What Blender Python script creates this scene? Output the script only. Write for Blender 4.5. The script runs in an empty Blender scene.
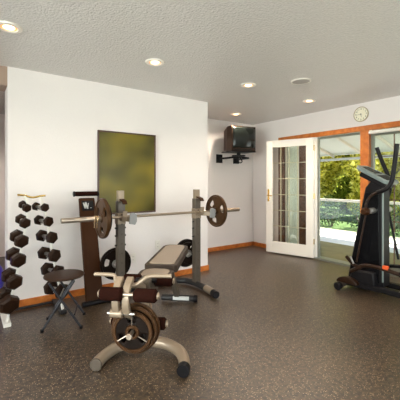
import bpy, bmesh, math, random
from mathutils import Vector, Matrix
PI = math.pi
scene = bpy.context.scene
col = scene.collection
rnd = random.Random(7)

# ------------------------------------------------------------------ materials
def mat(name, color, rough=0.5, metal=0.0, vary=0.0, vscale=8.0, bump=0.0, bscale=60.0, spec=0.5, color2=None, emit=None, estr=0.0, coat=0.0, trans=0.0):
    m = bpy.data.materials.new(name); m.use_nodes = True
    nt = m.node_tree; b = nt.nodes['Principled BSDF']
    b.inputs['Base Color'].default_value = (*color, 1)
    b.inputs['Roughness'].default_value = rough
    b.inputs['Metallic'].default_value = metal
    b.inputs['Specular IOR Level'].default_value = spec
    b.inputs['Coat Weight'].default_value = coat
    b.inputs['Transmission Weight'].default_value = trans
    tc = nt.nodes.new('ShaderNodeTexCoord')
    if vary > 0 or color2:
        n = nt.nodes.new('ShaderNodeTexNoise'); n.inputs['Scale'].default_value = vscale; n.inputs['Detail'].default_value = 4
        nt.links.new(tc.outputs['Object'], n.inputs['Vector'])
        r = nt.nodes.new('ShaderNodeValToRGB')
        c2 = color2 if color2 else tuple(max(0, c * (1 - vary)) for c in color)
        r.color_ramp.elements[0].position = 0.35; r.color_ramp.elements[0].color = (*c2, 1)
        r.color_ramp.elements[1].position = 0.65; r.color_ramp.elements[1].color = (*color, 1)
        nt.links.new(n.outputs['Fac'], r.inputs['Fac']); nt.links.new(r.outputs['Color'], b.inputs['Base Color'])
    if bump > 0:
        n2 = nt.nodes.new('ShaderNodeTexNoise'); n2.inputs['Scale'].default_value = bscale; n2.inputs['Detail'].default_value = 3
        nt.links.new(tc.outputs['Object'], n2.inputs['Vector'])
        bp = nt.nodes.new('ShaderNodeBump'); bp.inputs['Strength'].default_value = bump; bp.inputs['Distance'].default_value = 0.01
        nt.links.new(n2.outputs['Fac'], bp.inputs['Height']); nt.links.new(bp.outputs['Normal'], b.inputs['Normal'])
    if emit:
        b.inputs['Emission Color'].default_value = (*emit, 1); b.inputs['Emission Strength'].default_value = estr
    return m

def leaf_mat(name, c1, c2, c3):
    m = bpy.data.materials.new(name); m.use_nodes = True
    nt = m.node_tree; nt.nodes.clear()
    out = nt.nodes.new('ShaderNodeOutputMaterial')
    geo = nt.nodes.new('ShaderNodeNewGeometry')
    r = nt.nodes.new('ShaderNodeValToRGB')
    r.color_ramp.elements[0].color = (*c1, 1); r.color_ramp.elements[1].color = (*c3, 1)
    e = r.color_ramp.elements.new(0.5); e.color = (*c2, 1)
    nt.links.new(geo.outputs['Random Per Island'], r.inputs['Fac'])
    d = nt.nodes.new('ShaderNodeBsdfDiffuse'); t = nt.nodes.new('ShaderNodeBsdfTranslucent'); mx = nt.nodes.new('ShaderNodeMixShader')
    mx.inputs[0].default_value = 0.5
    nt.links.new(r.outputs['Color'], d.inputs['Color']); nt.links.new(r.outputs['Color'], t.inputs['Color'])
    nt.links.new(d.outputs[0], mx.inputs[1]); nt.links.new(t.outputs[0], mx.inputs[2]); nt.links.new(mx.outputs[0], out.inputs['Surface'])
    return m

def glass_mat(name, tint=(0.92, 0.96, 0.94), refl=1.0):
    m = bpy.data.materials.new(name); m.use_nodes = True
    nt = m.node_tree; nt.nodes.clear()
    out = nt.nodes.new('ShaderNodeOutputMaterial')
    tr = nt.nodes.new('ShaderNodeBsdfTransparent'); tr.inputs['Color'].default_value = (*tint, 1)
    gl = nt.nodes.new('ShaderNodeBsdfGlossy'); gl.inputs['Roughness'].default_value = 0.02
    fr = nt.nodes.new('ShaderNodeFresnel'); fr.inputs['IOR'].default_value = 1.5
    ml = nt.nodes.new('ShaderNodeMath'); ml.operation = 'MULTIPLY'; ml.inputs[1].default_value = refl; ml.use_clamp = True
    mx = nt.nodes.new('ShaderNodeMixShader')
    nt.links.new(fr.outputs[0], ml.inputs[0]); nt.links.new(ml.outputs[0], mx.inputs[0])
    nt.links.new(tr.outputs[0], mx.inputs[1]); nt.links.new(gl.outputs[0], mx.inputs[2]); nt.links.new(mx.outputs[0], out.inputs['Surface'])
    return m

def floor_mat():
    m = bpy.data.materials.new('speckled_rubber'); m.use_nodes = True
    nt = m.node_tree; L = nt.links; b = nt.nodes['Principled BSDF']
    tc = nt.nodes.new('ShaderNodeTexCoord')
    n = nt.nodes.new('ShaderNodeTexNoise'); n.inputs['Scale'].default_value = 1.1; n.inputs['Detail'].default_value = 4
    L.new(tc.outputs['Object'], n.inputs['Vector'])
    r = nt.nodes.new('ShaderNodeValToRGB')
    r.color_ramp.elements[0].position = .38; r.color_ramp.elements[0].color = (0.015, 0.011, 0.009, 1)
    r.color_ramp.elements[1].position = .62; r.color_ramp.elements[1].color = (0.088, 0.055, 0.031, 1)
    nf = nt.nodes.new('ShaderNodeTexNoise'); nf.inputs['Scale'].default_value = 38; nf.inputs['Detail'].default_value = 3; L.new(tc.outputs['Object'], nf.inputs['Vector'])
    av = nt.nodes.new('ShaderNodeMath'); av.operation = 'MULTIPLY_ADD'; av.inputs[1].default_value = .75; L.new(nf.outputs['Fac'], av.inputs[0])
    hf = nt.nodes.new('ShaderNodeMath'); hf.operation = 'MULTIPLY'; hf.inputs[1].default_value = .25; L.new(n.outputs['Fac'], hf.inputs[0]); L.new(hf.outputs[0], av.inputs[2])
    L.new(av.outputs[0], r.inputs['Fac'])
    v = nt.nodes.new('ShaderNodeTexVoronoi'); v.inputs['Scale'].default_value = 88
    L.new(tc.outputs['Object'], v.inputs['Vector'])
    sr = nt.nodes.new('ShaderNodeValToRGB')
    sr.color_ramp.elements[0].position = .20; sr.color_ramp.elements[0].color = (1, 1, 1, 1)
    sr.color_ramp.elements[1].position = .32; sr.color_ramp.elements[1].color = (0, 0, 0, 1)
    L.new(v.outputs['Distance'], sr.inputs['Fac'])
    sel = nt.nodes.new('ShaderNodeSeparateColor'); L.new(v.outputs['Color'], sel.inputs[0])
    gt = nt.nodes.new('ShaderNodeMath'); gt.operation = 'GREATER_THAN'; gt.inputs[1].default_value = 0.5
    L.new(sel.outputs[0], gt.inputs[0])
    mu = nt.nodes.new('ShaderNodeMath'); mu.operation = 'MULTIPLY'
    L.new(sr.outputs['Color'], mu.inputs[0]); L.new(gt.outputs[0], mu.inputs[1])
    mx = nt.nodes.new('ShaderNodeMix'); mx.data_type = 'RGBA'
    L.new(mu.outputs[0], mx.inputs['Factor']); L.new(r.outputs['Color'], mx.inputs['A']); mx.inputs['B'].default_value = (0.42, 0.31, 0.19, 1)
    # tile seams
    br = nt.nodes.new('ShaderNodeTexBrick'); br.offset = 0.0
    br.inputs['Scale'].default_value = 1.0; br.inputs['Brick Width'].default_value = 0.92; br.inputs['Row Height'].default_value = 0.92
    br.inputs['Mortar Size'].default_value = 0.0035; br.inputs['Mortar Smooth'].default_value = 0.3
    L.new(tc.outputs['Object'], br.inputs['Vector'])
    mx2 = nt.nodes.new('ShaderNodeMix'); mx2.data_type = 'RGBA'
    ms = nt.nodes.new('ShaderNodeMath'); ms.operation = 'MULTIPLY'; ms.inputs[1].default_value = 0.7
    L.new(br.outputs['Fac'], ms.inputs[0]); L.new(ms.outputs[0], mx2.inputs['Factor'])
    L.new(mx.outputs['Result'], mx2.inputs['A']); mx2.inputs['B'].default_value = (0.02, 0.016, 0.013, 1)
    L.new(mx2.outputs['Result'], b.inputs['Base Color'])
    rn = nt.nodes.new('ShaderNodeMapRange'); rn.inputs['To Min'].default_value = 0.30; rn.inputs['To Max'].default_value = 0.36
    L.new(n.outputs['Fac'], rn.inputs['Value']); L.new(rn.outputs[0], b.inputs['Roughness'])
    n3 = nt.nodes.new('ShaderNodeTexNoise'); n3.inputs['Scale'].default_value = 130; L.new(tc.outputs['Object'], n3.inputs['Vector'])
    bp = nt.nodes.new('ShaderNodeBump'); bp.inputs['Strength'].default_value = 0.4; bp.inputs['Distance'].default_value = 0.004
    L.new(n3.outputs['Fac'], bp.inputs['Height']); L.new(bp.outputs['Normal'], b.inputs['Normal'])
    b.inputs['Specular IOR Level'].default_value = 0.85; b.inputs['Coat Weight'].default_value = 0.0
    return m

M = {}
M['wall'] = mat('painted_wall', (0.81, 0.755, 0.735), 0.6, vary=0.03, vscale=2, bump=0.25, bscale=90)
M['ceil'] = mat('textured_ceiling', (0.74, 0.71, 0.68), 0.22, vary=0.08, vscale=50, bump=0.9, bscale=62, spec=0.6)
M['header'] = mat('tan_header', (0.36, 0.25, 0.19), 0.6)  # header tone, darker and browner than the wall
M['hall'] = mat('hall_paint', (0.78, 0.70, 0.67), 0.7)
M['floor'] = floor_mat()
M['wood'] = mat('orange_wood', (0.60, 0.19, 0.035), 0.35, color2=(0.44, 0.115, 0.018), vscale=14)
M['darkwood'] = mat('brown_wood', (0.15, 0.06, 0.025), 0.45, color2=(0.09, 0.033, 0.013), vscale=14)
M['white'] = mat('white_paint', (0.80, 0.75, 0.68), 0.35)
M['alu'] = mat('aluminium', (0.22, 0.23, 0.19), 0.35, 0.4)
M['brass'] = mat('brass', (0.75, 0.5, 0.15), 0.25, 1.0)
M['glass'] = glass_mat('clear_glass')
M['curtain'] = mat('sheer_curtain', (0.80, 0.85, 0.80), 0.9, vary=0.15, vscale=6)
M['black'] = mat('black_plastic', (0.006, 0.005, 0.006), 0.45, spec=.2)
M['blackgl'] = mat('black_gloss', (0.004, 0.004, 0.005), 0.25, spec=.25)
M['foam'] = mat('brown_foam', (0.018, 0.005, 0.003), 0.85, spec=.05, bump=0.3, bscale=200)
M['iron'] = mat('cast_iron', (0.026, 0.010, 0.004), 0.40, 0, spec=.22, vary=0.4, vscale=20, bump=0.2, bscale=120)
M['plate'] = mat('bronze_plate', (0.075, 0.034, 0.013), 0.34, 0.3, spec=.2, vary=0.3, vscale=12)
M['bar'] = mat('chrome_bar', (0.42, 0.34, 0.27), 0.28, 0.8)
M['barshaft'] = mat('steel_bar', (0.34, 0.27, 0.20), 0.34, 0.8)
M['cream'] = mat('beige_frame_paint', (0.29, 0.22, 0.155), 0.32, 0.25)
M['grey'] = mat('grey_frame_paint', (0.095, 0.074, 0.055), 0.38, 0.2, coat=0.2)
M['darkgrey'] = mat('dark_frame_paint', (0.022, 0.020, 0.020), 0.4, 0.2, spec=.35)
M['pad'] = mat('tan_vinyl', (0.30, 0.235, 0.18), 0.45, bump=0.15, bscale=150)
M['paddark'] = mat('charcoal_vinyl', (0.042, 0.028, 0.020), 0.5, spec=.2, bump=0.15, bscale=150)
M['board'] = mat('brown_vinyl', (0.045, 0.015, 0.004), 0.55, spec=.12, vary=0.2, vscale=5, bump=0.15, bscale=120)
M['stool'] = mat('brown_seat', (0.040, 0.020, 0.012), 0.42, spec=.2)
M['steelblue'] = mat('stool_steel', (0.022, 0.022, 0.028), 0.35, 0.3)
M['ball'] = mat('blue_rubber', (0.035, 0.02, 0.42), 0.3)
M['silver'] = mat('silver', (0.6, 0.58, 0.55), 0.3, 0.9)
M['tvside'] = mat('tv_casing', (0.045, 0.020, 0.010), 0.5, spec=.2)
M['screen'] = mat('tv_glass', (0.01, 0.013, 0.011), 0.08, spec=.35)
M['clock'] = mat('clock_face', (0.88, 0.84, 0.68), 0.5)
M['clockrim'] = mat('clock_rim', (0.42, 0.34, 0.22), 0.4)
M['ink'] = mat('ink', (0.06, 0.045, 0.03), 0.5)
M['plastic'] = mat('white_plastic', (0.78, 0.74, 0.68), 0.4)
M['bulb'] = mat('lit_bulb', (1, 0.9, 0.7), 0.5, emit=(1.0, 0.74, 0.42), estr=5.0)
M['baffle'] = mat('glowing_reflector', (.6, .3, .12), .4, emit=(1, .36, .10), estr=1.0)  # emission stands in for bulb light caught by the ring
M['sticker'] = mat('orange_sticker', (0.7, 0.10, 0.02), 0.4)
M['label'] = mat('grey_sticker', (0.5, 0.5, 0.48), 0.4)
M['console'] = mat('console_panel', (0.20, 0.24, 0.23), 0.3)
M['deck'] = mat('deck_boards', (0.22, 0.185, 0.08), 0.7, color2=(0.18, 0.15, 0.06), vscale=5)
M['paving'] = mat('pale_paving', (0.72, 0.72, 0.70), 0.8, vary=0.1, vscale=4)
M['lawn'] = mat('lawn', (0.10, 0.16, 0.04), 0.9, vary=0.4, vscale=3)
M['soffit'] = mat('soffit_paint', (0.52, 0.53, 0.49), 0.6)
M['rail'] = mat('rail_paint', (0.50, 0.46, 0.38), 0.5)
M['bark'] = mat('bark', (0.10, 0.075, 0.05), 0.9, vary=0.4, vscale=10, bump=0.8, bscale=25)
M['leafy'] = leaf_mat('yellow_green_leaves', (0.12, 0.13, 0.015), (0.75, 0.66, 0.08), (0.95, 0.88, 0.25))
M['leafg'] = leaf_mat('green_leaves', (0.04, 0.06, 0.01), (0.24, 0.30, 0.04), (0.60, 0.60, 0.10))
M['leafgrey'] = leaf_mat('grey_green_leaves', (0.02, 0.04, 0.015), (0.06, 0.09, 0.04), (0.13, 0.17, 0.09))
M['boulder'] = mat('stone', (0.45, 0.36, 0.25), 0.9, vary=0.4, vscale=6, bump=0.5, bscale=14)

# olive print whose cloudy tones are painted-in reflections of the room
def painted_reflection_mat():
    m = bpy.data.materials.new('olive_painted_reflections'); m.use_nodes = True
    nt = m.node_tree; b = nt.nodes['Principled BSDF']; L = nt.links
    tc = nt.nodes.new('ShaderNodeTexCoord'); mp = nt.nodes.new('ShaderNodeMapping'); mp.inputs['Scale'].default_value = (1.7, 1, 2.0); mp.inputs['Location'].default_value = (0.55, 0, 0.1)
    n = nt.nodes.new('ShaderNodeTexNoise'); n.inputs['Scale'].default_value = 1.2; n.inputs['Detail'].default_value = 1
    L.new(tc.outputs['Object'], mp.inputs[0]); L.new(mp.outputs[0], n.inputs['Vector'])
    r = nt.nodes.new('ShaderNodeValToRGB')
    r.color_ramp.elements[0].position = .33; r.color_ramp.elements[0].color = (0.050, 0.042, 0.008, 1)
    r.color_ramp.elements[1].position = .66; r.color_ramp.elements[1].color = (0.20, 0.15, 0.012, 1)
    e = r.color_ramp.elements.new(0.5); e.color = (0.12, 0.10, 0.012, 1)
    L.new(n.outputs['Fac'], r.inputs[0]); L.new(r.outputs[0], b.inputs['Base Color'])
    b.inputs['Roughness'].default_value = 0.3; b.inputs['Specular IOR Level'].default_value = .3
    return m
M['print'] = painted_reflection_mat()

# ------------------------------------------------------------------ mesh helpers
def box(bm, c, s, R=None):
    mtx = Matrix.Translation(Vector(c)) @ (R.to_4x4() if R else Matrix.Identity(4)) @ Matrix.Diagonal((s[0], s[1], s[2], 1))
    return bmesh.ops.create_cube(bm, size=1.0, matrix=mtx)['verts']

def box2(bm, a, b):
    return box(bm, [(a[i] + b[i]) / 2 for i in range(3)], [abs(b[i] - a[i]) for i in range(3)])

def smooth_path(pts, n=6):
    P = [Vector(p) for p in pts]
    if len(P) < 3: return P
    out = []
    for i in range(len(P) - 1):
        p0 = P[max(i - 1, 0)]; p1 = P[i]; p2 = P[i + 1]; p3 = P[min(i + 2, len(P) - 1)]
        for k in range(n):
            t = k / n
            out.append(0.5 * ((2 * p1) + (-p0 + p2) * t + (2 * p0 - 5 * p1 + 4 * p2 - p3) * t * t + (-p0 + 3 * p1 - 3 * p2 + p3) * t ** 3))
    out.append(P[-1]); return out

def tube(bm, pts, r, seg=14, smooth=0, rz=None, closed=False):
    """round (or rectangular when seg==4) tube swept along a path"""
    P = smooth_path(pts, smooth) if smooth else [Vector(p) for p in pts]
    n = len(P)
    rs = r if isinstance(r, (list, tuple)) else [r] * n
    if len(rs) != n:
        rs = [rs[min(int(i * (len(rs) - 1) / (n - 1) + 1e-6), len(rs) - 2)] + (rs[min(int(i * (len(rs) - 1) / (n - 1) + 1e-6), len(rs) - 2) + 1] - rs[min(int(i * (len(rs) - 1) / (n - 1) + 1e-6), len(rs) - 2)]) * ((i * (len(rs) - 1) / (n - 1)) % 1.0) for i in range(n)]
    T = []
    for i in range(n):
        if closed: t = P[(i + 1) % n] - P[i - 1]
        else: t = P[min(i + 1, n - 1)] - P[max(i - 1, 0)]
        T.append(t.normalized())
    ref = Vector((0, 0, 1)) if abs(T[0].z) < 0.9 else Vector((1, 0, 0))
    N = (ref - T[0] * ref.dot(T[0])).normalized()
    rings = []
    for i in range(n):
        N = (N - T[i] * N.dot(T[i])).normalized(); B = T[i].cross(N)
        ring = []
        for k in range(seg):
            a = 2 * PI * k / seg
            ring.append(bm.verts.new(P[i] + (N * math.cos(a) + B * math.sin(a)) * rs[i]))
        rings.append(ring)
    m = n if closed else n - 1
    for i in range(m):
        A, C = rings[i], rings[(i + 1) % n]
        for k in range(seg):
            bm.faces.new((A[k], A[(k + 1) % seg], C[(k + 1) % seg], C[k]))
    if not closed:
        bm.faces.new(rings[0][::-1]); bm.faces.new(rings[-1])

def sweep(bm, pts, w, h, side, smooth=0):
    """rectangular bar: width w along the fixed side vector, height h across it"""
    P = smooth_path(pts, smooth) if smooth else [Vector(p) for p in pts]
    S = Vector(side).normalized(); rings = []
    for i, p in enumerate(P):
        t = (P[min(i + 1, len(P) - 1)] - P[max(i - 1, 0)]).normalized()
        U = S.cross(t).normalized()
        rings.append([bm.verts.new(p + S * a * w / 2 + U * b * h / 2) for a, b in ((-1, -1), (1, -1), (1, 1), (-1, 1))])
    for A, C in zip(rings, rings[1:]):
        for k in range(4): bm.faces.new((A[k], A[(k + 1) % 4], C[(k + 1) % 4], C[k]))
    bm.faces.new(rings[0][::-1]); bm.faces.new(rings[-1])

def frame_to(axis, origin=(0, 0, 0)):
    z = Vector(axis).normalized(); q = Vector((0, 0, 1)).rotation_difference(z)
    return Matrix.Translation(Vector(origin)) @ q.to_matrix().to_4x4()

def lathe(bm, prof, mtx=Matrix.Identity(4), seg=32):
    rings = []
    for r, z in prof:
        if r < 1e-6: rings.append([bm.verts.new(mtx @ Vector((0, 0, z)))])
        else: rings.append([bm.verts.new(mtx @ Vector((r * math.cos(2 * PI * k / seg), r * math.sin(2 * PI * k / seg), z))) for k in range(seg)])
    for A, C in zip(rings, rings[1:]):
        for k in range(seg):
            a, b = A[k % len(A)], A[(k + 1) % len(A)]; c, d = C[(k + 1) % len(C)], C[k % len(C)]
            vs = []
            for v in (a, b, c, d):
                if v not in vs: vs.append(v)
            if len(vs) > 2: bm.faces.new(vs)

def cyl(bm, p0, p1, r, seg=20, bev=0.0):
    p0 = Vector(p0); p1 = Vector(p1); h = (p1 - p0).length
    b = bev
    prof = [(0, 0), (r - b, 0), (r, b), (r, h - b), (r - b, h), (0, h)] if b else [(0, 0), (r, 0), (r, h), (0, h)]
    lathe(bm, prof, frame_to(p1 - p0, p0), seg)

def prism(bm, poly, d0, d1, f):
    """poly of 2D points extruded between d0 and d1; f(u, v, d) gives the 3D point"""
    A = [bm.verts.new(f(u, v, d0)) for u, v in poly]; B = [bm.verts.new(f(u, v, d1)) for u, v in poly]
    n = len(poly)
    bm.faces.new(A[::-1]); bm.faces.new(B)
    for k in range(n): bm.faces.new((A[k], A[(k + 1) % n], B[(k + 1) % n], B[k]))

def build(name, bm, m, parent=None, bevel=0.0, smooth=True, subsurf=0, loc=None):
    bmesh.ops.recalc_face_normals(bm, faces=bm.faces[:])
    me = bpy.data.meshes.new(name); bm.to_mesh(me); bm.free()
    o = bpy.data.objects.new(name, me); col.objects.link(o)
    me.materials.append(M[m] if isinstance(m, str) else m)
    if bevel:
        md = o.modifiers.new('bevel', 'BEVEL'); md.width = bevel; md.segments = 2; md.limit_method = 'ANGLE'; md.angle_limit = 0.6
    if subsurf:
        md = o.modifiers.new('sub', 'SUBSURF'); md.levels = subsurf; md.render_levels = subsurf
    if smooth:
        for p in me.polygons: p.use_smooth = True
        if not subsurf:
            me.set_sharp_from_angle(angle=math.radians(38))
    if parent: o.parent = parent
    if loc: o.location = loc
    return o

def tag(o, label=None, cat=None, group=None, kind=None):
    if label: o['label'] = label
    if cat: o['category'] = cat
    if group: o['group'] = group
    if kind: o['kind'] = kind
    return o

def thing(name, label, cat, loc=(0, 0, 0), rotz=0, group=None, kind=None):
    o = bpy.data.objects.new(name, None); col.objects.link(o); o.empty_display_size = 0.1
    o.location = loc; o.rotation_euler = (0, 0, rotz)
    return tag(o, label, cat, group, kind)

def kids(o): return [c for c in bpy.data.objects if c.parent == o]
def copy_tree(o, parent=None):
    c = o.copy(); col.objects.link(c)
    if parent: c.parent = parent
    for ch in kids(o): copy_tree(ch, c)
    return c

def B(): return bmesh.new()
def struct(name, bm, m, label=None, parent=None, bevel=0, smooth=False):
    o = build(name, bm, m, parent, bevel, smooth)
    if not parent: tag(o, label, name.split('_')[0], kind='structure')
    return o

# ------------------------------------------------------------------ room shell
H = 2.44
XR = 4.716      # door wall
YA = 3.774      # wall with the picture
YB = 4.74       # wall with the television
b = B(); box2(b, (-3.2, -3.0, -0.1), (XR + 0.12, 6.6, 0)); struct('floor', b, 'floor', 'dark speckled rubber gym floor')
b = B(); box2(b, (-3.2, -3.0, H), (XR + 0.12, 6.6, H + 0.1)); struct('ceiling', b, 'ceil', 'pale textured ceiling with recessed lights')
b = B(); box2(b, (0.328, YA, 0), (2.84, 4.06, H)); struct('wall_left', b, 'wall', 'pale wall behind the bench with the framed picture')
b = B(); box2(b, (2.70, 4.06, 0), (2.84, 4.86, H)); struct('wall_return', b, 'wall', 'short wall around the corner beside the television wall')
b = B(); box2(b, (2.84, YB, 0), (XR + 0.12, 4.86, H)); struct('wall_far', b, 'wall', 'far wall below the corner television')
b = B(); box2(b, (-1.2, YA + 0.012, 2.25), (0.328, 4.06, H)); struct('wall_header', b, 'header', 'brownish header over the opening at the left edge')
b = B(); box2(b, (-3.2, YA, 0), (-1.2, 4.06, H)); struct('wall_left_end', b, 'wall', 'wall left of the opening')
b = B(); box2(b, (-3.2, 6.5, 0), (2.7, 6.6, H)); box2(b, (0.62, 4.06, 0), (0.72, 6.5, H)); struct('wall_hall', b, 'hall', 'grey wall of the passage beyond the opening')
b = B(); box2(b, (-3.3, -3.0, 0), (-3.2, -1.9, H)); box2(b, (-3.3, 2.3, 0), (-3.2, 6.6, H)); box2(b, (-3.3, -1.9, 0), (-3.2, 2.3, .5)); box2(b, (-3.3, -1.9, 2.2), (-3.2, 2.3, H)); struct('wall_side', b, 'wall', 'side wall behind the camera')
# near wall (behind the camera) with two unseen window openings, enlarged to light the room
b = B()
WZ0, WZ1 = 0.30, 2.25
xs = [-3.2, -2.9, 0.2, 0.7, 4.3, XR + 0.12]
for i in range(5):
    if i in (1, 3):
        box2(b, (xs[i], -3.1, 0), (xs[i + 1], -3.0, WZ0)); box2(b, (xs[i], -3.1, WZ1), (xs[i + 1], -3.0, H))
    else: box2(b, (xs[i], -3.1, 0), (xs[i + 1], -3.0, H))
struct('wall_near', b, 'wall', 'wall behind the camera with two windows')
for k, (x0, x1) in enumerate(((-2.9, 0.2), (0.7, 4.3))):
    b = B()
    for a, c in (((x0, -3.08, WZ0), (x0 + .06, -3.0, WZ1)), ((x1 - .06, -3.08, WZ0), (x1, -3.0, WZ1)), ((x0, -3.08, WZ0), (x1, -3.0, WZ0 + .06)), ((x0, -3.08, WZ1 - .06), (x1, -3.0, WZ1)), (((x0 + x1) / 2 - .03, -3.07, WZ0), ((x0 + x1) / 2 + .03, -3.01, WZ1))):
        box2(b, a, c)
    w = struct('window_%d' % (k + 3), b, 'white', 'unseen white framed window behind the camera, enlarged for light')
    b = B(); box2(b, (x0 + .06, -3.045, WZ0 + .06), (x1 - .06, -3.04, WZ1 - .06)); struct('pane', b, 'glass', parent=w)

b = B()
for a, c in (((-3.28, -1.9, .5), (-3.2, -1.84, 2.2)), ((-3.28, 2.24, .5), (-3.2, 2.3, 2.2)), ((-3.28, -1.84, .5), (-3.2, 2.24, .56)), ((-3.28, -1.84, 2.14), (-3.2, 2.24, 2.2)), ((-3.27, .17, .56), (-3.21, .23, 2.14))): box2(b, a, c)
w = struct('window_5', b, 'white', 'added white framed window in the side wall left of the camera, for light')  # unseen window, added to brighten the door wall
b = B(); box2(b, (-3.245, -1.84, .56), (-3.24, 2.24, 2.14)); struct('pane', b, 'glass', parent=w)  # pane of the added side window

# door wall: solid beyond y=3.97, above the doors and nearer than the last door
b = B()
box2(b, (XR, 3.97, 0), (XR + .12, 4.86, H)); box2(b, (XR, 0.42, 2.09), (XR + .12, 3.97, H)); box2(b, (XR, -3.0, 0), (XR + .12, 0.42, H))
struct('wall_right', b, 'wall', 'wall with the glass doors and the clock')
# wooden casings
b = B(); box2(b, (XR - .025, 0.36, 2.025), (XR + .03, 4.06, 2.10)); struct('trim_1', b, 'wood', 'orange wooden head casing above the glass doors', bevel=.004)
b = B(); box2(b, (XR - .03, 2.385, 0), (XR + .10, 2.51, 2.025)); struct('trim_2', b, 'wood', 'orange wooden post between the doors', bevel=.004)
b = B(); box2(b, (XR - .02, 3.30, 0), (XR + .08, 3.60, 2.025)); struct('trim_3', b, 'darkwood', 'brown wooden jamb behind the open door leaf', bevel=.004)
b = B(); box2(b, (XR - .025, 3.93, 0), (XR + .03, 4.06, 2.025)); struct('trim_4', b, 'darkwood', 'brown casing at the left side of the glazed opening', bevel=.004)
b = B(); box2(b, (XR - .03, 1.40, 0), (XR + .10, 1.50, 2.025)); box2(b, (XR - .03, 0.36, 0), (XR + .10, .46, 2.025)); struct('trim_5', b, 'wood', 'wooden posts beside the nearer glass doors', bevel=.004)
b = B(); box2(b, (XR - .02, 0.46, 0), (XR + .14, 3.93, .03)); struct('trim_6', b, 'alu', 'metal threshold under the glass doors')
# baseboards
b = B(); box2(b, (0.328, YA - .014, 0), (2.854, YA, .075)); box2(b, (2.84, YA - .014, 0), (2.854, YB, .075)); struct('baseboard_left', b, 'wood', 'orange wooden baseboard along the picture wall', bevel=.003)
b = B(); box2(b, (2.854, YB - .014, 0), (XR, YB, .075)); struct('baseboard_far', b, 'wood', 'orange wooden baseboard below the television', bevel=.003)
b = B(); box2(b, (XR - .014, 4.06, 0), (XR, YB - .014, .075)); struct('baseboard_right', b, 'wood', 'short orange baseboard by the door wall corner', bevel=.003)

# sidelight window: glass between the wooden jambs with a sheer curtain behind it
b = B(); box2(b, (XR + .02, 3.60, 0.03), (XR + .07, 3.64, 2.025)); box2(b, (XR + .02, 3.91, .03), (XR + .07, 3.95, 2.025)); box2(b, (XR + .02, 3.60, .03), (XR + .07, 3.95, .16)); box2(b, (XR + .02, 3.6, 1.93), (XR + .07, 3.95, 2.03))
w = struct('window_1', b, 'white', 'narrow sidelight beside the open door leaf')
b = B(); box2(b, (XR + .04, 3.63, .15), (XR + .046, 3.92, 1.94)); struct('pane', b, 'glass', parent=w)
b = B(); pts = []
N = 48
A_ = []; C_ = []
for k in range(N + 1):
    y = 3.62 + .31 * k / N; x = XR + .10 + .004 * math.sin(k * 1.05)
    A_.append(b.verts.new((x, y, .10))); C_.append(b.verts.new((x, y, 2.0)))
for k in range(N): b.faces.new((A_[k], A_[k + 1], C_[k + 1], C_[k]))
sheer = leaf_mat('sheer_cloth', (.96, .97, .95), (.97, .98, .96), (.97, .98, .97)); [setattr(n.inputs[0], 'default_value', .9) for n in sheer.node_tree.nodes if n.type == 'MIX_SHADER']
c = build('sheer_curtain', b, sheer)
md = c.modifiers.new('solid', 'SOLIDIFY'); md.thickness = .003
tag(c, 'pale sheer curtain in the narrow sidelight behind the open white door', 'curtain')

# French door leaf, helper in local coordinates: hinge at origin, leaf along +y
def glazed_leaf(parent, W, Ht, z0, st, top, bot, m, nx, nz, gm, mm='brass', mw=.012):
    T = .04
    b = B()
    for a, c in (((-T / 2, 0, z0), (T / 2, st, Ht)), ((-T / 2, W - st, z0), (T / 2, W, Ht)), ((-T / 2, st, z0), (T / 2, W - st, z0 + bot)), ((-T / 2, st, Ht - top), (T / 2, W - st, Ht))):
        box2(b, a, c)
    f = build('door_frame', b, m, parent, .004, False)
    b = B(); box2(b, (-.003, st, z0 + bot), (.003, W - st, Ht - top)); g = build('glass', b, gm, parent, 0, False)
    b = B()
    for i in range(1, nx):
        y = st + (W - 2 * st) * i / nx; box2(b, (-.009, y - mw / 2, z0 + bot), (.009, y + mw / 2, Ht - top))
    for j in range(1, nz):
        z = z0 + bot + (Ht - top - z0 - bot) * j / nz; box2(b, (-.008, st, z - mw / 2), (.008, W - st, z + mw / 2))
    build('muntins', b, mm, parent, 0, False)
    return f

hx, hy = 4.672, 3.285
ang = math.atan2(0.235, 0.825)           # leaf swung open, nearly flat against the wall
M['muntin'] = mat('pale_muntin', (0.62, 0.58, 0.40), 0.3, 0.4)
M['doorglass'] = glass_mat('door_glass', (0.96, 0.96, 0.93), 1.0)
d1 = thing('door_1', 'white French door leaf with gridded glass standing open', 'door', (hx, hy, 0), ang, kind='structure')
glazed_leaf(d1, 0.858, 2.02, 0.02, 0.125, 0.125, 0.20, 'white', 4, 6, M['doorglass'], 'muntin', .009)
h = B(); box2(h, (-.028, .792, .93), (-.020, .828, 1.15)); pl = build('handle_plate', h, 'brass', d1, .003, False); pl['label'] = 'brass handle plate'
h = B(); tube(h, [(-.024, .812, 1.04), (-.065, .812, 1.04), (-.072, .80, 1.04), (-.072, .715, 1.035)], .009, 10, 3); cyl(h, (-.024, .81, .975), (-.040, .81, .975), .013)
build('door_handle', h, 'brass', pl)
h = B()
for z in (.25, 1.0, 1.8): cyl(h, (-.024, -.012, z), (-.024, -.012, z + .09), .008)
build('hinge', h, 'brass', d1)
# screen frame in the open doorway
b = B()
for a, c in (((XR + .03, 3.235, .03), (XR + .06, 3.265, 2.02)), ((XR + .03, 2.515, .03), (XR + .06, 2.54, 2.02)), ((XR + .03, 2.54, 1.985), (XR + .06, 3.215, 2.02))): box2(b, a, c)
struct('door_2', b, 'alu', 'aluminium frame of the open doorway')
b = B(); box2(b, (XR - .02, 3.265, .03), (XR + .1, 3.30, 2.025)); struct('trim_7', b, 'white', 'white hinge jamb of the open doorway')
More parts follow.
